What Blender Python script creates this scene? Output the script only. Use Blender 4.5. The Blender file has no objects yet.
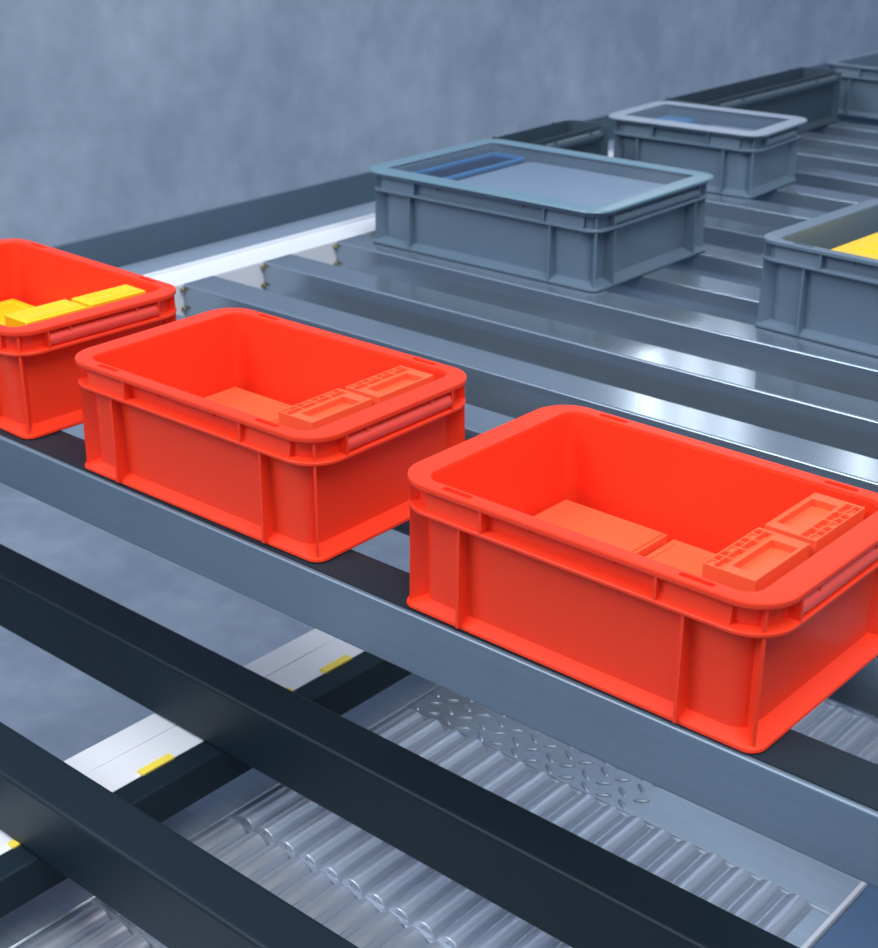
import bpy, bmesh, math, random
from mathutils import Vector, Matrix
random.seed(7)
D = bpy.data
scene = bpy.context.scene
COL = scene.collection

# ------------------------------------------------------------------ materials
def new_mat(name):
    m = D.materials.new(name); m.use_nodes = True
    nt = m.node_tree
    return m, nt, nt.nodes['Principled BSDF']

def plastic(name, col, rough=.34, var=.06, coat=0.0, sss=0.0, spec=.5):
    m, nt, b = new_mat(name)
    N, L = nt.nodes, nt.links
    tc = N.new('ShaderNodeTexCoord')
    nz = N.new('ShaderNodeTexNoise'); nz.inputs['Scale'].default_value = 9; nz.inputs['Detail'].default_value = 3
    L.new(tc.outputs['Object'], nz.inputs['Vector'])
    mix = N.new('ShaderNodeMix'); mix.data_type = 'RGBA'
    mix.inputs[6].default_value = tuple(c * (1 - var) for c in col) + (1,)
    mix.inputs[7].default_value = tuple(min(1, c * (1 + var)) for c in col) + (1,)
    L.new(nz.outputs['Fac'], mix.inputs[0]); L.new(mix.outputs[2], b.inputs['Base Color'])
    fine = N.new('ShaderNodeTexNoise'); fine.inputs['Scale'].default_value = 900; fine.inputs['Detail'].default_value = 2
    L.new(tc.outputs['Object'], fine.inputs['Vector'])
    bp = N.new('ShaderNodeBump'); bp.inputs['Strength'].default_value = .05; bp.inputs['Distance'].default_value = .0005
    L.new(fine.outputs['Fac'], bp.inputs['Height']); L.new(bp.outputs['Normal'], b.inputs['Normal'])
    b.inputs['Roughness'].default_value = rough
    b.inputs['Specular IOR Level'].default_value = spec
    b.inputs['Coat Weight'].default_value = coat
    if sss:
        b.inputs['Subsurface Weight'].default_value = sss
        b.inputs['Subsurface Radius'].default_value = (.006, .002, .001)
        b.inputs['Subsurface Scale'].default_value = 1.0
    return m

def steel(name, col, rough, aniso, along, streak=.25, dark=.82, metal=1.0):
    """brushed steel, grain running along the given axis (0 = x, 1 = y)"""
    m, nt, b = new_mat(name)
    N, L = nt.nodes, nt.links
    tc = N.new('ShaderNodeTexCoord')
    mp = N.new('ShaderNodeMapping')
    sc = [160, 160, 160]; sc[along] = 5
    mp.inputs['Scale'].default_value = sc
    L.new(tc.outputs['Object'], mp.inputs['Vector'])
    nz = N.new('ShaderNodeTexNoise'); nz.inputs['Scale'].default_value = 1; nz.inputs['Detail'].default_value = 4
    L.new(mp.outputs['Vector'], nz.inputs['Vector'])
    big = N.new('ShaderNodeTexNoise'); big.inputs['Scale'].default_value = 7; big.inputs['Detail'].default_value = 3
    L.new(tc.outputs['Object'], big.inputs['Vector'])
    add = N.new('ShaderNodeMath'); add.operation = 'ADD'
    L.new(nz.outputs['Fac'], add.inputs[0]); L.new(big.outputs['Fac'], add.inputs[1])
    rmp = N.new('ShaderNodeMapRange'); rmp.inputs['From Min'].default_value = .7; rmp.inputs['From Max'].default_value = 1.3
    L.new(add.outputs[0], rmp.inputs['Value'])
    mix = N.new('ShaderNodeMix'); mix.data_type = 'RGBA'
    mix.inputs[6].default_value = tuple(c * dark for c in col) + (1,)
    mix.inputs[7].default_value = tuple(col) + (1,)
    L.new(rmp.outputs[0], mix.inputs[0]); L.new(mix.outputs[2], b.inputs['Base Color'])
    rr = N.new('ShaderNodeMapRange'); rr.inputs['To Min'].default_value = rough * (1 - streak); rr.inputs['To Max'].default_value = rough * (1 + streak)
    L.new(nz.outputs['Fac'], rr.inputs['Value']); L.new(rr.outputs[0], b.inputs['Roughness'])
    b.inputs['Metallic'].default_value = metal
    b.inputs['Anisotropic'].default_value = aniso
    cv = N.new('ShaderNodeCombineXYZ'); cv.inputs[along].default_value = 1
    L.new(cv.outputs[0], b.inputs['Tangent'])
    return m

def concrete(name, c1, c2, scale=2.2):
    m, nt, b = new_mat(name)
    N, L = nt.nodes, nt.links
    tc = N.new('ShaderNodeTexCoord')
    a = N.new('ShaderNodeTexNoise'); a.inputs['Scale'].default_value = scale; a.inputs['Detail'].default_value = 8; a.inputs['Roughness'].default_value = .62
    f = N.new('ShaderNodeTexNoise'); f.inputs['Scale'].default_value = scale * 8; f.inputs['Detail'].default_value = 5
    L.new(tc.outputs['Object'], a.inputs['Vector']); L.new(tc.outputs['Object'], f.inputs['Vector'])
    ad = N.new('ShaderNodeMath'); ad.operation = 'MULTIPLY_ADD'; ad.inputs[1].default_value = .22
    L.new(f.outputs['Fac'], ad.inputs[0]); L.new(a.outputs['Fac'], ad.inputs[2])
    r = N.new('ShaderNodeValToRGB')
    r.color_ramp.elements[0].position = .5; r.color_ramp.elements[0].color = (*c1, 1)
    r.color_ramp.elements[1].position = .85; r.color_ramp.elements[1].color = (*c2, 1)
    L.new(ad.outputs[0], r.inputs['Fac']); L.new(r.outputs['Color'], b.inputs['Base Color'])
    b.inputs['Roughness'].default_value = .7
    return m

def clear(name, tint=(.93, .97, 1.0), gloss=.16):
    m = D.materials.new(name); m.use_nodes = True
    nt = m.node_tree; N, L = nt.nodes, nt.links
    N.remove(N['Principled BSDF'])
    t = N.new('ShaderNodeBsdfTransparent'); t.inputs['Color'].default_value = (*tint, 1)
    g = N.new('ShaderNodeBsdfGlossy'); g.inputs['Roughness'].default_value = gloss
    fr = N.new('ShaderNodeFresnel'); fr.inputs['IOR'].default_value = 1.5
    nz = N.new('ShaderNodeTexNoise'); nz.inputs['Scale'].default_value = 6
    bp = N.new('ShaderNodeBump'); bp.inputs['Strength'].default_value = .15; bp.inputs['Distance'].default_value = .004
    L.new(nz.outputs['Fac'], bp.inputs['Height']); L.new(bp.outputs['Normal'], g.inputs['Normal'])
    mx = N.new('ShaderNodeMixShader')
    ge = N.new('ShaderNodeNewGeometry'); mu = N.new('ShaderNodeMath'); mu.operation = 'SUBTRACT'; mu.use_clamp = True
    L.new(fr.outputs[0], mu.inputs[0]); L.new(ge.outputs['Backfacing'], mu.inputs[1])
    L.new(mu.outputs[0], mx.inputs[0]); L.new(t.outputs[0], mx.inputs[1]); L.new(g.outputs[0], mx.inputs[2])
    L.new(mx.outputs[0], N['Material Output'].inputs['Surface'])
    return m

M = {
    'red': plastic('orange_red_plastic', (.95, .054, .019), .38, .03, 0, 0, .22),
    'red_insert': plastic('light_orange_plastic', (.97, .135, .050), .42, .03, 0, 0, .22),
    'red_handle': plastic('smooth_red_plastic', (.94, .085, .060), .25, .02),
    'yellow': plastic('yellow_plastic', (.95, .62, .01), .4, .03),
    'grey': plastic('blue_grey_plastic', (.125, .185, .25), .33, .05),
    'dark_grey': plastic('dark_grey_plastic', (.045, .075, .105), .4, .06),
    'teal': plastic('pale_teal_plastic', (.15, .27, .35), .3, .04),
    'navy': plastic('deep_blue_plastic', (.005, .035, .14), .3, .05),
    'cyan': plastic('bright_blue_plastic', (.02, .22, .48), .35, .05),
    'sheet': plastic('pale_grey_sheet', (.30, .36, .45), .45, .05),
    'paint': plastic('dark_blue_paint', (.006, .017, .027), .5, .12, 0, 0, .3),
    'bar_shade': plastic('bar_top_shade', (.010, .024, .036), .6, .1, 0, 0, .3),  # dark colour that stands in for shade on the front bar's top
    'tab': plastic('yellow_tape', (.98, .78, .10), .4, .02),
    'white': plastic('white_coated_metal', (.80, .83, .89), .4, .03),
    'rail_grey': plastic('grey_coated_steel', (.24, .31, .41), .4, .08),
    'rail_dark': plastic('slate_coated_steel', (.075, .125, .175), .45, .1),
    'blue_panel': plastic('slate_blue_panel', (.075, .145, .27), .35, .06),
    'clip': plastic('brass_pin', (.22, .19, .07), .4, .05),
    'steel': steel('brushed_steel', (.33, .42, .51), .155, .55, 0, streak=.12, dark=.9, metal=.70),
    'matte_steel': steel('matte_steel', (.20, .27, .345), .38, .4, 0, streak=.15, dark=.86, metal=.5),
    'roller': steel('roller_steel', (.58, .64, .74), .30, .5, 1, metal=.5),
    'plate': steel('tread_plate_steel', (.44, .51, .60), .34, 0, 0, metal=.6),
    'floor': concrete('concrete', (.21, .26, .34), (.33, .385, .475)),
    'wall': concrete('plastered_wall', (.34, .41, .52), (.53, .605, .72), 1.9),
    'clear': clear('clear_lid_plastic'),
}

# ------------------------------------------------------------------ mesh helpers
def link(name, bm, mat, parent=None, bevel=0, smooth=35, loc=None, wn=False):
    bmesh.ops.recalc_face_normals(bm, faces=bm.faces)
    me = D.meshes.new(name); bm.to_mesh(me); bm.free()
    o = D.objects.new(name, me); COL.objects.link(o)
    if mat: me.materials.append(mat)
    if parent: o.parent = parent
    if loc: o.location = loc
    for p in me.polygons: p.use_smooth = True
    me.set_sharp_from_angle(angle=math.radians(smooth))
    if wn:
        wm = o.modifiers.new('shade', 'WEIGHTED_NORMAL'); wm.weight = 100; wm.keep_sharp = True
    if bevel:
        md = o.modifiers.new('edge', 'BEVEL'); md.width = bevel; md.segments = 2
        md.limit_method = 'ANGLE'; md.angle_limit = math.radians(40)
    return o

def thing(name, label, cat, loc=(0, 0, 0), rz=0, group=None):
    o = D.objects.new(name, None); COL.objects.link(o)
    o.empty_display_size = .05
    o.location = loc; o.rotation_euler = (0, 0, rz)
    o['label'] = label; o['category'] = cat
    if group: o['group'] = group
    return o

def tag(o, label, cat, group=None):
    o['label'] = label; o['category'] = cat
    if group: o['group'] = group
    return o

def dup(root, label, loc, rz, group=None):
    r = root.copy(); COL.objects.link(r); r.location = loc; r.rotation_euler = (0, 0, rz)
    r['label'] = label
    if group: r['group'] = group
    for ch in list(root.children):
        c = ch.copy(); COL.objects.link(c); c.parent = r
        for g in list(ch.children):
            d = g.copy(); COL.objects.link(d); d.parent = c
    return r

def box_bm(bm, x0, x1, y0, y1, z0, z1):
    v = [bm.verts.new((x, y, z)) for z in (z0, z1) for y in (y0, y1) for x in (x0, x1)]
    for f in ((0, 2, 3, 1), (4, 5, 7, 6), (0, 1, 5, 4), (2, 6, 7, 3), (0, 4, 6, 2), (1, 3, 7, 5)):
        bm.faces.new([v[i] for i in f])
    return v

def loop_pts(hx, hy, r, n=8):
    out = []
    for (sx, sy, a0) in ((1, -1, -90), (1, 1, 0), (-1, 1, 90), (-1, -1, 180)):
        for k in range(n + 1):
            a = math.radians(a0 + 90 * k / n)
            out.append((sx * (hx - r) + r * math.cos(a), sy * (hy - r) + r * math.sin(a)))
    return out

def loft(L, W, prof, n=8, closed=False, cap_first=False, cap_last=False):
    """prof: list of (inset, z, corner radius) rounded-rectangle rings"""
    bm = bmesh.new()
    rings = []
    for q in prof:
        ins, z, r = q[:3]; ix = q[3] if len(q) > 3 else ins
        rings.append([bm.verts.new((x, y, z)) for x, y in loop_pts(L / 2 - ix, W / 2 - ins, r, n)])
    pairs = list(zip(rings, rings[1:]))
    if closed: pairs.append((rings[-1], rings[0]))
    for a, b in pairs:
        k = len(a)
        for i in range(k):
            bm.faces.new((a[i], a[(i + 1) % k], b[(i + 1) % k], b[i]))
    if cap_first: bm.faces.new(list(reversed(rings[0])))
    if cap_last: bm.faces.new(rings[-1])
    return bm

def cells_bm(xs, ys, depth, H, z0=0.0):
    """block with a stepped top: every grid cell has its own depth below H"""
    bm = bmesh.new()
    nx, ny = len(xs) - 1, len(ys) - 1
    V = {}
    def v(i, j, z):
        k = (i, j, round(z, 6))
        if k not in V: V[k] = bm.verts.new((xs[i], ys[j], z))
        return V[k]
    zz = [[H - depth(i, j) for j in range(ny)] for i in range(nx)]
    for i in range(nx):
        for j in range(ny):
            z = zz[i][j]
            bm.faces.new((v(i, j, z), v(i + 1, j, z), v(i + 1, j + 1, z), v(i, j + 1, z)))
            zr = zz[i + 1][j] if i + 1 < nx else z0
            if abs(zr - z) > 1e-7:
                bm.faces.new((v(i + 1, j, z), v(i + 1, j, zr), v(i + 1, j + 1, zr), v(i + 1, j + 1, z)))
            zu = zz[i][j + 1] if j + 1 < ny else z0
            if abs(zu - z) > 1e-7:
                bm.faces.new((v(i, j + 1, z), v(i + 1, j + 1, z), v(i + 1, j + 1, zu), v(i, j + 1, zu)))
            if i == 0: bm.faces.new((v(0, j, z), v(0, j + 1, z), v(0, j + 1, z0), v(0, j, z0)))
            if j == 0: bm.faces.new((v(i, 0, z), v(i, 0, z0), v(i + 1, 0, z0), v(i + 1, 0, z)))
    bm.faces.new([bm.verts.new(c) for c in ((xs[0], ys[0], z0), (xs[0], ys[-1], z0), (xs[-1], ys[-1], z0), (xs[-1], ys[0], z0))])
    return bm

def tube_bm(length, w, h, r, axis, n=4):
    """closed rectangular tube: outer w x h, rounded edges, running from 0 along axis, top at z=0, front at 0"""
    bm = bmesh.new()
    base = [(a + w / 2, b - h / 2) for a, b in loop_pts(w / 2, h / 2, r, n)]
    rings = []
    for t in (0, length):
        if axis == 'x': rings.append([bm.verts.new((t, a, b)) for a, b in base])
        else: rings.append([bm.verts.new((a, t, b)) for a, b in base])
    k = len(base)
    for i in range(k): bm.faces.new((rings[0][i], rings[0][(i + 1) % k], rings[1][(i + 1) % k], rings[1][i]))
    bm.faces.new(rings[0]); bm.faces.new(list(reversed(rings[1])))
    return bm

def cyl_bm(bm, r, length, axis, c, n=24, cap=.0):
    """cylinder centred on c along axis (0/1/2)"""
    rot = {0: Matrix.Rotation(math.pi / 2, 4, 'Y'), 1: Matrix.Rotation(math.pi / 2, 4, 'X'), 2: Matrix.Identity(4)}[axis]
    bmesh.ops.create_cone(bm, cap_ends=True, segments=n, radius1=r, radius2=r, depth=length, matrix=Matrix.Translation(c) @ rot)

def apply_bool(o, cutters_bm):
    me = D.meshes.new('cut'); bmesh.ops.recalc_face_normals(cutters_bm, faces=cutters_bm.faces)
    cutters_bm.to_mesh(me); cutters_bm.free()
    c = D.objects.new('cut', me); COL.objects.link(c); c.parent = o.parent; c.location = o.location
    md = o.modifiers.new('slots', 'BOOLEAN'); md.object = c; md.operation = 'DIFFERENCE'; md.solver = 'EXACT'
    dg = bpy.context.evaluated_depsgraph_get(); dg.update()
    nm = D.meshes.new_from_object(o.evaluated_get(dg))
    o.modifiers.remove(md); old = o.data; nm.name = old.name; o.data = nm
    D.objects.remove(c); D.meshes.remove(me)
    for p in nm.polygons: p.use_smooth = True
    nm.set_sharp_from_angle(angle=math.radians(35))

# ------------------------------------------------------------------ the crates
def build_crate(t, L, W, H, mat, handle_mat, short_ribs=False, fin_at=.061, lip=.0235, rw=.0125, sw=.0205, body_mat=None, RO=.0300, slot_at=.056, div_at=.081, e=.0045):
    """Euro crate; origin of t is the front left corner of the rim at base level"""
    c = (L / 2, W / 2, 0)
    # walls and floor
    sx_ = sw - rw                                    # the short sides have a wider rim
    body = loft(L, W, [(.0150, .0015, .012, .0200), (.0125, .003, .0125, .0180), (.0108, H - .010, .020, .0160), (.0108, H - .002, .020, .0160),
                       (rw + .0010, H - .002, .012, sw + .0004), (rw + .0046, .012, .009, sw + .0042), (rw + .0062, .0065, .008, sw + .0058), (rw + .010, .0050, .006, sw + .010)],
                cap_first=True, cap_last=True)
    link('body', body, body_mat or mat, t, loc=c, wn=True)
    # flaring foot flange
    fl = loft(L, W, [(e + .004, .0000, .007), (e + .0008, .0004, .0102), (e, .0014, .011), (e + .0003, .0034, .011), (.0128, .0095, .0125, .0182), (.0140, .0095, .011, .0195), (.0140, .0004, .011, .0195)], closed=True)
    link('base_flange', fl, mat, t, loc=c, wn=True)
    # rim: upper flange, web, lower lip
    zl = H - lip
    rim = loft(L, W, [(.0016, H, RO - .0016), (.0004, H - .0005, RO - .0004), (.0000, H - .0018, RO), (.0004, H - .0042, RO - .0004), (.0012, H - .0048, RO - .001),
                      (.0088, H - .0052, RO - .008), (.0086, zl + .0040, RO - .008), (.0012, zl + .0030, RO - .001), (.0006, zl + .0024, RO), (.0006, zl + .0006, RO), (.0012, zl, RO - .001),
                      (.0112, zl + .001, .0195, .0166), (.0116, H - .0065, .0190, .0170), (rw + .0002, H - .0055, .0124, sw + .0002), (rw, H - .0016, .0124, sw), (rw - .0005, H - .0004, .0128, sw - .0005), (rw - .0016, H, .0135, sw - .0016)], closed=True, n=12)
    r = link('rim', rim, mat, t, loc=c)
    cut = bmesh.new()
    for sx in (-1, 1):
        for sy in (-1, 1):
            x = sx * (L / 2 - slot_at); y = sy * (W / 2 - .0070)
            vs = []
            for z in (H - .0030, H + .01):
                vs.append([cut.verts.new((x + a, y + b, z)) for a, b in loop_pts(.0125, .0024, .0022, 4)])
            k = len(vs[0])
            for i in range(k): cut.faces.new((vs[0][i], vs[0][(i + 1) % k], vs[1][(i + 1) % k], vs[1][i]))
            cut.faces.new(vs[1]); cut.faces.new(list(reversed(vs[0])))
    apply_bool(r, cut)
    wm = r.modifiers.new('shade', 'WEIGHTED_NORMAL'); wm.weight = 100; wm.keep_sharp = True
    # dividing plates, corner panels and small gussets inside the rim channel
    for sy in (-1, 1):
        yo = sy * (W / 2 - .0008); yi = sy * (W / 2 - .0100)
        for sx in (-1, 1):
            x = sx * (L / 2 - div_at)
            dv = bmesh.new(); box_bm(dv, x - .0010, x + .0010, min(yo, yi), max(yo, yi), zl + .002, H - .0045)
            link('rim_divider', dv, mat, r)
            xa, xb = sorted((sx * (L / 2 - div_at + .0008), sx * (L / 2 - RO)))
            ya, yb = sorted((sy * (W / 2 - .0034), yi))
            dv = bmesh.new(); vv = box_bm(dv, xa, xb, ya, yb, zl + .002, H - .005)
            for q in vv:                                # slanting face
                if abs(q.co.y) > W / 2 - .004 and q.co.z > zl + .01: q.co.y -= sy * .0030
            link('corner_panel', dv, mat, r)
            if L > .2:
                x = sx * (L / 2 - div_at - .036)
                dv = bmesh.new()
                a = [dv.verts.new((x - .0009, sy * (W / 2 - .0025), H - .0048)), dv.verts.new((x - .0009, yi, H - .0048)), dv.verts.new((x - .0009, yi, H - .0125))]
                b = [dv.verts.new((x + .0009, u.co.y, u.co.z)) for u in a]
                dv.faces.new(a); dv.faces.new(b[::-1])
                for i in range(3): dv.faces.new((a[i], b[i], b[(i + 1) % 3], a[(i + 1) % 3]))
                link('gusset', dv, mat, r)
    for sx in (-1, 1):
        xo = sx * (L / 2 - .0008); xi = sx * (L / 2 - .0085)
        for sy in (-1, 1):
            y = sy * (W / 2 - .036)
            dv = bmesh.new(); box_bm(dv, min(xo, xi), max(xo, xi), y - .0010, y + .0010, zl + .002, H - .0045)
            link('rim_divider', dv, mat, r)
    # rounded grips in the short sides
    for sx in (-1, 1):
        hb = bmesh.new()
        ring = []
        n = 10
        y0, y1 = -(W / 2 - .0372), (W / 2 - .0372)
        for y in (y0, y1):
            rr = []
            for k in range(n + 1):
                a = math.pi * k / n - math.pi / 2
                rr.append(hb.verts.new((sx * (L / 2 - .0085 + .0078 * math.cos(a)), y, zl + .0096 + .0072 * math.sin(a))))
            ring.append(rr)
        for i in range(n): hb.faces.new((ring[0][i], ring[0][i + 1], ring[1][i + 1], ring[1][i]))
        hb.faces.new((ring[0][0], ring[1][0], ring[1][n], ring[0][n]))
        hb.faces.new(ring[0]); hb.faces.new(ring[1][::-1])
        for y in (y0 * .62, y1 * .62):
            box_bm(hb, sx * (L / 2 - .006) - .004, sx * (L / 2 - .006) + .004, y - .001, y + .001, H - .0100, H - .0052)
        link('handle', hb, handle_mat, t, loc=c)
    # upright ribs
    def rib(p, q, z0=.005, z1=None, th=.0011, z_in=0):
        """thin fin whose outer edge runs from the flange (p) to the lip; p inner xy, q outer xy"""
        b = bmesh.new()
        p, q = Vector(p), Vector(q); d = (q - p).normalized(); s = Vector((-d.y, d.x)) * th
        z1 = z1 or zl + .001
        lo = [(p - d * .0012, z0), (q, z0 - .002), (q - d * .001, z1), (p - d * .0012, z1)]
        A = [b.verts.new((w.x + s.x, w.y + s.y, z)) for w, z in lo]
        B = [b.verts.new((w.x - s.x, w.y - s.y, z)) for w, z in lo]
        b.faces.new(A); b.faces.new(B[::-1])
        for i in range(4): b.faces.new((A[i], B[i], B[(i + 1) % 4], A[(i + 1) % 4]))
        link('rib', b, mat, t, loc=c)
    for sx in (-1, 1):
        for sy in (-1, 1):
            x = sx * (L / 2 - fin_at)
            rib((x, sy * (W / 2 - .0125)), (x, sy * (W / 2 - .0012)))
            k = RO * (1 - .7071); ki = .0208
            rib((sx * (L / 2 - ki), sy * (W / 2 - ki)), (sx * (L / 2 - k - .0006), sy * (W / 2 - k - .0006)), z1=H - .0045)
            if short_ribs:
                y = sy * (W / 2 - .040)
                rib((sx * (L / 2 - .0165), y), (sx * (L / 2 - .0016), y))
    return t

red_group = 'orange red crates in a row on the front bar'
crate = build_crate(thing('storage_crate', 'largest orange-red open crate, nearest the camera at right, holding red inserts', 'crate', (0, 0, 0), -.0083, red_group),
                    .300, .1942, .1028, M['red'], M['red_handle'])
crate2 = dup(crate, 'middle of the three orange-red open crates, holding red inserts', (-.3772, -.0003, 0), .0112)
crate1 = dup(crate, 'orange-red open crate cut by the left picture edge, holding yellow inserts', (-.7504, .0121, 0), -.0282)

# ------------------------------------------------------------------ inserts inside the crates
BX, BY = .0365, .0665            # insert footprint
def insert_top(flip):
    xs = [0, .0010, .0056, .0065, .0118, .0128, .0150, .0335, .0352, BX]
    ys = [0, .0012]; kinds = ['w']
    nc = 8; p = (BY - .0024) / nc
    for k in range(nc):
        ys += [.0012 + k * p + p - .0010, .0012 + (k + 1) * p]; kinds += ['c%d' % k, 'w']
    ys[-1] = BY - .0012; ys.append(BY); kinds.append('w')
    ny = len(ys) - 1
    def dep(i, j):
        kd = kinds[j]
        if i in (0, 8) or j in (0, ny - 1): return 0
        if i == 1: return 0 if kd == 'w' else (.0040 if int(kd[1]) % 3 else .0016)        # small cells
        if i == 2: return 0
        if i == 3: return .0042 if kd != 'w' or j % 4 == 2 else 0                          # larger pockets
        if i in (4, 5, 7) or j < 3 or j > ny - 4: return .0005 if i != 4 else 0
        return .0060
    if flip:
        xs2 = [BX - x for x in reversed(xs)]; n = len(xs) - 1
        return cells_bm(xs2, ys, lambda i, j: dep(n - 1 - i, j), .0960, .0825)
    return cells_bm(xs, ys, dep, .0960, .0825)

def make_insert(label, mat, flip, loc, rz, group):
    t = thing('insert_box', label, 'insert', loc, rz, group)
    link('relief_lid', insert_top(flip), mat, t, bevel=.0003)
    b = bmesh.new()
    box_bm(b, .0030, BX - .0030, .0030, BY - .0030, 0, .0827)
    for k in range(9):                                   # shallow upright ribs on the long sides
        y = .007 + k * (BY - .014) / 8
        for x0, x1 in ((.0012, .0032), (BX - .0032, BX - .0012)):
            box_bm(b, x0, x1, y - .0008, y + .0008, .002, .0827)
    link('body', b, mat, t, bevel=.0004)
    return t

def place(cx, cy, crz, lx, ly, z):
    c, s = math.cos(crz), math.sin(crz)
    return (cx + c * lx - s * ly, cy + s * lx + c * ly, z)
C3, C2, C1 = (0, 0, -.0083), (-.3772, -.0003, .0112), (-.7504, .0121, -.0282)
FLOOR = .0051
g3 = 'red inserts standing in the crates'
b_front = make_insert('red relief-topped insert in the nearest crate, closer to the front rim', M['red_insert'], False, place(*C3, .2330, .0310, FLOOR), C3[2], g3)
b_back = make_insert('red relief-topped insert in the nearest crate, closer to the back rim', M['red_insert'], True, place(*C3, .2340, .1035, FLOOR), C3[2], g3)
dup(b_front, 'red relief-topped insert in the middle crate, closer to the front rim', place(*C2, .2300, .0320, FLOOR), C2[2])
dup(b_front, 'red relief-topped insert in the middle crate, closer to the back rim', place(*C2, .2320, .1045, FLOOR), C2[2])

# flat lidded trays on the crate floors
def tray_bm(L, W, H):
    xs = [0, .0025, .0065, L - .0065, L - .0025, L]; ys = [0, .0025, .0065, W - .0065, W - .0025, W]
    def dep(i, j):
        if i in (0, 4) or j in (0, 4): return .0016
        if i in (1, 3) or j in (1, 3): return 0
        return .0014
    return cells_bm(xs, ys, dep, H)
def make_tray(label, mat, loc, rz, L, W, H, group):
    t = thing('flat_tray', label, 'tray', loc, rz, group)
    link('lid', tray_bm(L, W, .008), mat, t, bevel=.0006, loc=(0, 0, H - .008))
    b = bmesh.new(); box_bm(b, .003, L - .003, .003, W - .003, 0, H - .0075)
    link('body', b, mat, t, bevel=.001)
    return t
gt = 'flat red trays lying in the crates'
tA = make_tray('flat red tray at the left end of the nearest crate', M['red_insert'], place(*C3, .0290, .030, FLOOR), C3[2], .094, .137, .031, gt)
tB = make_tray('flat red tray in the nearest crate, against the relief-topped inserts', M['red_insert'], place(*C3, .1280, .030, FLOOR), C3[2], .094, .137, .029, gt)
dup(tA, 'flat red tray at the left end of the middle crate', place(*C2, .0290, .030, FLOOR), C2[2])
dup(tB, 'flat red tray in the middle crate, half hidden behind the front rim', place(*C2, .1280, .030, FLOOR), C2[2])

# yellow inserts (smooth tops)
def make_yellow(label, loc, rz, L, W, H, group, name='insert_box'):
    t = thing(name, label, 'insert', loc, rz, group)
    xs = [0, .004, .010, L - .010, L - .004, L]; ys = [0, .004, .010, W - .010, W - .004, W]
    def dep(i, j):
        if i in (0, 4) or j in (0, 4): return .0014
        if i in (1, 3) or j in (1, 3): return 0
        return .0012
    link('relief_lid', cells_bm(xs, ys, dep, H, H - .012), M['yellow'], t, bevel=.0012)
    b = bmesh.new(); box_bm(b, .003, L - .003, .003, W - .003, 0, H - .0115)
    link('body', b, M['yellow'], t, bevel=.001)
    return t
gy = 'yellow inserts in the leftmost red crate'
make_yellow('yellow insert in the leftmost red crate, second from its back wall', place(*C1, .2280, .0360, FLOOR), C1[2], BX, BY, .0950, gy)
make_yellow('yellow insert in the back right corner of the leftmost red crate', place(*C1, .2330, .1060, FLOOR), C1[2], .032, BY - .003, .0960, gy)
make_yellow('wide low yellow tray behind the two yellow inserts in the leftmost red crate', place(*C1, .0290, .034, FLOOR), C1[2], .072, .132, .040, None, 'flat_tray')['category'] = 'tray'

# ------------------------------------------------------------------ grey crates further back
gg = 'grey crates on the rear bars'
def lid_parts(t, L, W, H, edge_mat, dark_mat, over=.005):
    fr = loft(L, W, [(-over, H + .0005, .028), (-over - .001, H + .002, .029), (-over, H + .0038, .028), (.004, H + .0052, .020), (.016, H + .0050, .010), (.018, H + .003, .009), (.016, H + .0004, .010)], closed=True)
    f = link('lid', fr, edge_mat, t, loc=(L / 2, W / 2, 0))
    pn = loft(L, W, [(.0175, H + .0020, .009), (.0175, H + .0036, .009)], cap_first=True, cap_last=True)
    link('clear_panel', pn, M['clear'], f)
    return f
b4 = build_crate(thing('storage_crate', 'grey crate with clear lid and blue contents behind the middle orange-red crate', 'crate', (-.7035, .7170, 0), .008, gg),
                 .370, .262, .0950, M['grey'], M['grey'], True, .072, e=.0015, RO=.024)
lid_parts(b4, .370, .262, .0950, M['teal'], None)
b5 = build_crate(thing('storage_crate', 'open grey crate with yellow contents at the right picture edge', 'crate', (-.1360, .7330, 0), -.055, gg),
                 .370, .262, .1010, M['grey'], M['grey'], True, .062, e=.003, RO=.024)
b6 = build_crate(thing('storage_crate', 'small grey crate with clear lid behind the blue-topped crate', 'crate', (-.6930, 1.2480, 0), .055, gg),
                 .258, .170, .092, M['grey'], M['grey'], False, .055)
lid_parts(b6, .258, .170, .092, M['sheet'], None, .005)
b7 = build_crate(thing('storage_bin', 'narrow dark bin directly behind the blue-topped grey crate', 'bin', (-.7425, .992, 0), .02, 'narrow dark bins by the side rail'),
                 .098, .222, .094, M['dark_grey'], M['dark_grey'], False, .040, rw=.0118, sw=.0172, slot_at=.04, div_at=.04)
b8 = build_crate(thing('storage_bin', 'long narrow dark bin behind the small lidded grey crate', 'bin', (-.7345, 1.4450, 0), 0, 'narrow dark bins by the side rail'),
                 .105, .49, .094, M['dark_grey'], M['dark_grey'], False, .040, rw=.0118, sw=.0172, slot_at=.04, div_at=.04)
b9 = build_crate(thing('storage_crate', 'farthest grey crate at the upper right picture edge', 'crate', (-.7140, 1.9860, 0), -.03, gg),
                 .354, .258, .094, M['grey'], M['grey'], True, .062)
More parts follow.
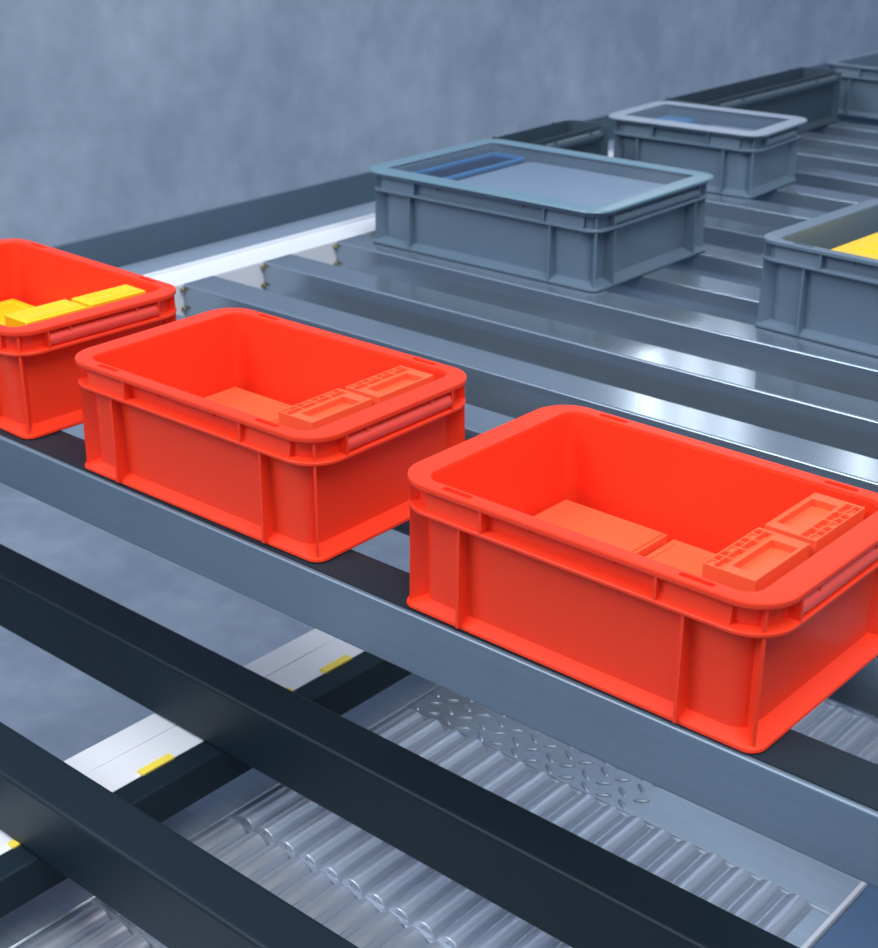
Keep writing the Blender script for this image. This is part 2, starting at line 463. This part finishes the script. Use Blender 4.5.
# what lies inside the lidded and open grey crates
def rounded_block(name, L, W, H, mat, r, **kw):
    return link(name, loft(L, W, [(.002, 0, r), (0, .002, r), (0, H - .006, r), (.002, H - .0015, r), (.007, H, r)], cap_first=True, cap_last=True), mat, None)
def put(o, loc, rz=0): o.location = loc; o.rotation_euler = (0, 0, rz); return o
tub = thing('blue_tub', 'dark blue tub with bright blue edge under the clear lid of the grey crate', 'tub', place(-.7035, .717, .008, .062, .131, FLOOR), .008)
link('body', loft(.056, .194, [(.002, 0, .010), (0, .002, .010), (0, .080, .010), (.006, .080, .006), (.007, .040, .006)], cap_first=True, cap_last=True), M['navy'], tub)
link('edge', loft(.056, .194, [(-.0015, .0800, .011), (-.0015, .0835, .011), (.006, .0835, .006), (.006, .0800, .006)], closed=True), M['cyan'], tub)
tag(put(rounded_block('grey_pack', .236, .194, .081, M['sheet'], .012), place(-.7035, .717, .008, .214, .131, FLOOR), .008), 'pale grey pack beside the dark blue tub under the clear lid', 'pack')
tag(put(rounded_block('blue_block', .060, .060, .078, M['cyan'], .010), place(-.693, 1.248, .055, .060, .100, FLOOR), .055), 'small blue block under the lid of the small grey crate', 'block')
tag(put(rounded_block('grey_pack', .120, .118, .070, M['sheet'], .010), place(-.693, 1.248, .055, .165, .085, FLOOR), .055), 'pale grey pack under the lid of the small grey crate', 'pack')
yb = thing('yellow_pack', 'yellow pack inside the open grey crate at the right edge', 'pack', place(-.136, .733, -.055, .052, .034, FLOOR), -.055)
link('body', cells_bm([0, .006, .215, .222], [0, .006, .19, .196], lambda i, j: 0 if i == 1 and j == 1 else .002, .080), M['yellow'], yb, bevel=.002)
bmf = bmesh.new()
for k in range(6): box_bm(bmf, .02, .20, .025 + k * .028, .040 + k * .028, .078, .0815)
link('lid_ridges', bmf, M['yellow'], yb, bevel=.001)

# ------------------------------------------------------------------ silver rack: bars, side rail
rack = thing('steel_rack', 'silver rack of parallel steel bars carrying all crates, with white-edged side rail', 'rack', (0, 0, 0))
PITCH, BW, BH = .132, .050, .0495
XL, XR = -.7385, 1.25
for k in range(17):
    y0, w = (.0005, .048) if k == 0 else (.164 + PITCH * (k - 1), BW)
    top = -.0013 if k == 0 else -.0003
    b = link('support_bar', tube_bm(XR - XL, w, BH, .0025, 'x'), M['matte_steel' if k == 0 else 'steel'], rack, loc=(XL, y0, top), wn=True)
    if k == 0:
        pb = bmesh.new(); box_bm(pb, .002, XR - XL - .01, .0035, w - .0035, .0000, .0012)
        link('shade_strip', pb, M['bar_shade'], b)  # thin dark strip, painted shade on top of the front bar
    if 1 <= k <= 9:
        for (yy, zz) in ((-.0030, -.006), (-.0030, -.030), (w + .0030, -.006)):
            pb = bmesh.new(); cyl_bm(pb, .0022, .006, 0, (.003, yy, zz), 10)
            link('pin', pb, M['clip'], b)
rl = bmesh.new(); box_bm(rl, -.7900, -.7390, -.30, 2.45, -.0022, -.0002); box_bm(rl, -.7412, -.7390, -.30, 2.45, -.052, -.0022)
box_bm(rl, -.7918, -.7894, -.30, 2.45, -.0022, .005)
wf = link('white_flange', rl, M['white'], rack, bevel=.0006)
rg = bmesh.new(); box_bm(rg, -.8580, -.7916, -.30, 2.45, -.055, -.0005)
link('rail_ledge', rg, M['rail_grey'], rack, bevel=.001)
rd = bmesh.new(); box_bm(rd, -.8640, -.8580, -.30, 2.45, -.055, .0440)
link('rail_web', rd, M['rail_dark'], rack, bevel=.001)
# posts carrying the side rail down to the floor
ZF = -.95
for y in (-.25, 2.38):
    pbm = bmesh.new(); box_bm(pbm, -.853, -.797, y - .028, y + .028, ZF, -.055); link('leg', pbm, M['rail_dark'], rack, bevel=.002)
for y in (.001, 2.15):
    pbm = bmesh.new(); box_bm(pbm, 1.17, 1.22, y, y + .05, ZF, -.0505); link('leg', pbm, M['rail_dark'], rack, bevel=.002)

# ------------------------------------------------------------------ dark frame below
frame = thing('lower_frame', 'dark navy bar frame below the crates with white yellow-tabbed edge strip', 'frame', (0, 0, 0))
link('cross_bar', tube_bm(2.3, .046, .066, .004, 'x'), M['paint'], frame, wn=True, loc=(-1.15, .0460, -.200))
link('cross_bar', tube_bm(2.3, .046, .066, .004, 'x'), M['paint'], frame, wn=True, loc=(-1.15, -.1545, -.200))
link('beam', tube_bm(1.9, .029, .037, .003, 'y'), M['paint'], frame, wn=True, loc=(-.2865, -.45, -.2662))
ws = bmesh.new(); box_bm(ws, -.358, -.2868, -.45, 1.45, -.2700, -.2672); box_bm(ws, -.328, -.3255, -.45, 1.45, -.2672, -.2662)
st = link('edge_strip', ws, M['white'], frame, bevel=.0005)
for (ya, yb_) in ((-.024, .012), (.150, .162), (.206, .244), (.36, .40), (-.16, -.125)):
    tb = bmesh.new(); box_bm(tb, -.2925, -.2835, ya, yb_, -.2670, -.2645)
    link('yellow_tab', tb, M['tab'], st)
for x in (-1.10, 1.06):
    for y in (-.155, .0455):
        lb = bmesh.new(); box_bm(lb, x, x + .046, y, y + .046, ZF, -.2655); link('leg', lb, M['paint'], frame, bevel=.002)
lb = bmesh.new(); box_bm(lb, -.2845, -.260, 1.38, 1.42, ZF, -.3025); link('leg', lb, M['paint'], frame, bevel=.002)
lb = bmesh.new(); box_bm(lb, -.2845, -.260, -.44, -.40, ZF, -.3025); link('leg', lb, M['paint'], frame, bevel=.002)

# ------------------------------------------------------------------ roller conveyor under the frame
conv = thing('roller_conveyor', 'shiny steel roller conveyor seen below the dark frame', 'conveyor', (0, 0, 0))
ZR = -.340                                               # top of the rollers
RX0, RX1 = -.248, .225
pbm = bmesh.new(); box_bm(pbm, -.330, .232, -.38, .95, ZR - .036, ZR - .008)
link('bed_plate', pbm, M['plate'], conv)
rows = [(-.375, -.105), (-.100, .052), (.057, .205), (.210, .302), (.395, .600), (.606, .900)]
rbm = None
proto = None
for (ya, yb_) in rows:
    x = RX0
    first = None
    k = 0
    while x < RX1:
        if first is None:
            bm = bmesh.new(); cyl_bm(bm, .0138, yb_ - ya - .003, 1, (0, 0, 0), 24); cyl_bm(bm, .004, yb_ - ya + .003, 1, (0, 0, 0), 10)
            first = link('roller', bm, M['roller'], conv, loc=(x, (ya + yb_) / 2, ZR - .0132), bevel=.001)
        else:
            r_ = first.copy(); COL.objects.link(r_); r_.location = (x, (ya + yb_) / 2, ZR - .0132 + random.uniform(-.0012, .0012))
        x += .0280; k += 1
for y in (-.1025, .0545, .2075, .3045, .3930, .6030):
    bm = bmesh.new(); box_bm(bm, RX0 - .02, RX1 + .0065, y - .0022, y + .0022, ZR - .012, ZR - .0072)
    link('divider_rail', bm, M['roller'], conv, bevel=.0006)
# smooth side sheet and tread plate
bm = bmesh.new(); box_bm(bm, -.330, RX0 - .018, -.38, .95, ZR - .008, ZR - .004)
link('side_sheet', bm, M['plate'], conv, bevel=.002)
bm = bmesh.new(); box_bm(bm, RX0 - .0175, .230, .3072, .3905, ZR - .008, ZR - .0068)
tp = link('tread_plate', bm, M['plate'], conv, bevel=.001)
bm = bmesh.new()
for i in range(13):
    for j in range(5):
        if True:
            x = RX0 - .012 + i * .022 + (j % 2) * .011; y = .315 + j * .0165
            a = math.radians(35 if (i + j) % 2 else -35)
            mtx = Matrix.Translation((x, y, ZR - .0068)) @ Matrix.Rotation(a, 4, 'Z') @ Matrix.Diagonal((.0085, .0026, .0022, 1))
            bmesh.ops.create_uvsphere(bm, u_segments=10, v_segments=6, radius=1, matrix=mtx)
link('tread_studs', bm, M['plate'], tp)
bm = bmesh.new(); box_bm(bm, .2325, .2370, -.38, .95, ZR - .036, ZR + .002)
link('edge_rail', bm, M['white'], conv, bevel=.001)
for x in (-.32, .20):
    for y in (-.37, .9):
        bm = bmesh.new(); box_bm(bm, x, x + .03, y, y + .03, ZF, ZR - .036); link('leg', bm, M['rail_dark'], conv, bevel=.002)

# slate-blue cabinet beside the conveyor
cab = thing('machine_cabinet', 'slate blue cabinet top beside the roller conveyor at the lower right corner', 'cabinet', (.2375, 0, ZF))
bm = bmesh.new(); box_bm(bm, 0, .62, -.55, .70, 0, ZR - ZF - .012); link('body', bm, M['blue_panel'], cab, bevel=.004)
bm = bmesh.new(); box_bm(bm, .0, .625, -.555, .705, ZR - ZF - .012, ZR - ZF - .002); link('top_panel', bm, M['blue_panel'], cab, bevel=.002)

# ------------------------------------------------------------------ floor
bm = bmesh.new(); box_bm(bm, -2.5, 6, -6, 22, ZF - .1, ZF)
fl = link('floor', bm, M['floor']); fl['kind'] = 'structure'
bm = bmesh.new(); box_bm(bm, -2.5, -2.4, -6, 22, ZF, 4.2)
bm2 = bmesh.new(); box_bm(bm2, -2.4, 6, 21.9, 22, ZF, 4.2); wb = link('wall_back', bm2, M['wall']); wb['kind'] = 'structure'
wl = link('wall_left', bm, M['wall']); wl['kind'] = 'structure'

# ------------------------------------------------------------------ camera
camd = D.cameras.new('camera'); cam = D.objects.new('camera', camd); COL.objects.link(cam)
F, yaw, pit, rol = 1484.09625, -.7150483, .4147313, -.0003482
Cc = Vector((.6406422, -.6853819, .5152593))
f = Vector((math.cos(pit) * math.sin(yaw), math.cos(pit) * math.cos(yaw), -math.sin(pit)))
r = Vector((math.cos(yaw), -math.sin(yaw), 0)); u = r.cross(f)
r2 = math.cos(rol) * r + math.sin(rol) * u; u2 = -math.sin(rol) * r + math.cos(rol) * u
mw = Matrix((r2, u2, -f)).transposed().to_4x4(); mw.translation = Cc
cam.matrix_world = mw
camd.sensor_fit = 'VERTICAL'; camd.sensor_height = 36; camd.sensor_width = 36; camd.lens = 36 * F / 948
camd.clip_start = .02; camd.clip_end = 60
camd.dof.use_dof = True; camd.dof.focus_distance = 1.08; camd.dof.aperture_fstop = 14
scene.camera = cam

# ------------------------------------------------------------------ light
def area(name, loc, target, sx, sy, power, col):
    l = D.lights.new(name, 'AREA'); l.shape = 'RECTANGLE'; l.size = sx; l.size_y = sy; l.energy = power; l.color = col
    o = D.objects.new(name, l); COL.objects.link(o); o.location = loc
    d = Vector(target) - Vector(loc); o.rotation_euler = d.to_track_quat('-Z', 'Y').to_euler()
    return o
area('ceiling_light', (1.2, -.4, 2.8), (-.2, .2, 0), 2.0, 2.0, 78, (1, .98, .95))
area('added_front_light', (-1.5, -2.5, 2.7), (-.2, .1, 0), 1.8, 1.6, 82, (.95, .97, 1))  # added area light with no window behind it, brightens the crate fronts
# hall lamps that glint on the bars
def cdir(px, py):
    return (r2 * ((px - 439) / F) - u2 * ((py - 474) / F) + f)
for (px, py, wd, e) in ((646, 411, .04, .45), (690, 420, .03, .28), (732, 430, .03, .28), (862, 466, .05, .45)):
    d = cdir(px, py); t = -Cc.z / d.z; P = Cc + d * t
    m_ = Vector((d.x, d.y, -d.z))
    k = min((-2.30 - P.x) / m_.x, 4.2)                  # hung just in front of the wall
    area('hall_lamp', P + m_ * k + Vector((0, 0, .12)), P, wd, .9, e * 3.0, (1, 1, 1))

w = D.worlds.new('world'); scene.world = w; w.use_nodes = True
nt = w.node_tree; bg = nt.nodes['Background']
tc = nt.nodes.new('ShaderNodeTexCoord'); sp = nt.nodes.new('ShaderNodeSeparateXYZ')
nt.links.new(tc.outputs['Generated'], sp.inputs[0])
rp = nt.nodes.new('ShaderNodeValToRGB')
rp.color_ramp.elements[0].position = .0; rp.color_ramp.elements[0].color = (.17, .225, .30, 1)
rp.color_ramp.elements[1].position = 1.0; rp.color_ramp.elements[1].color = (.68, .79, .97, 1)
nt.links.new(sp.outputs['Z'], rp.inputs['Fac']); nt.links.new(rp.outputs['Color'], bg.inputs['Color'])
bg.inputs['Strength'].default_value = 1.0

scene.view_settings.view_transform = 'Standard'
scene.view_settings.look = 'None'
scene.view_settings.exposure = 0
scene.view_settings.gamma = 1
scene.view_settings.use_curve_mapping = False
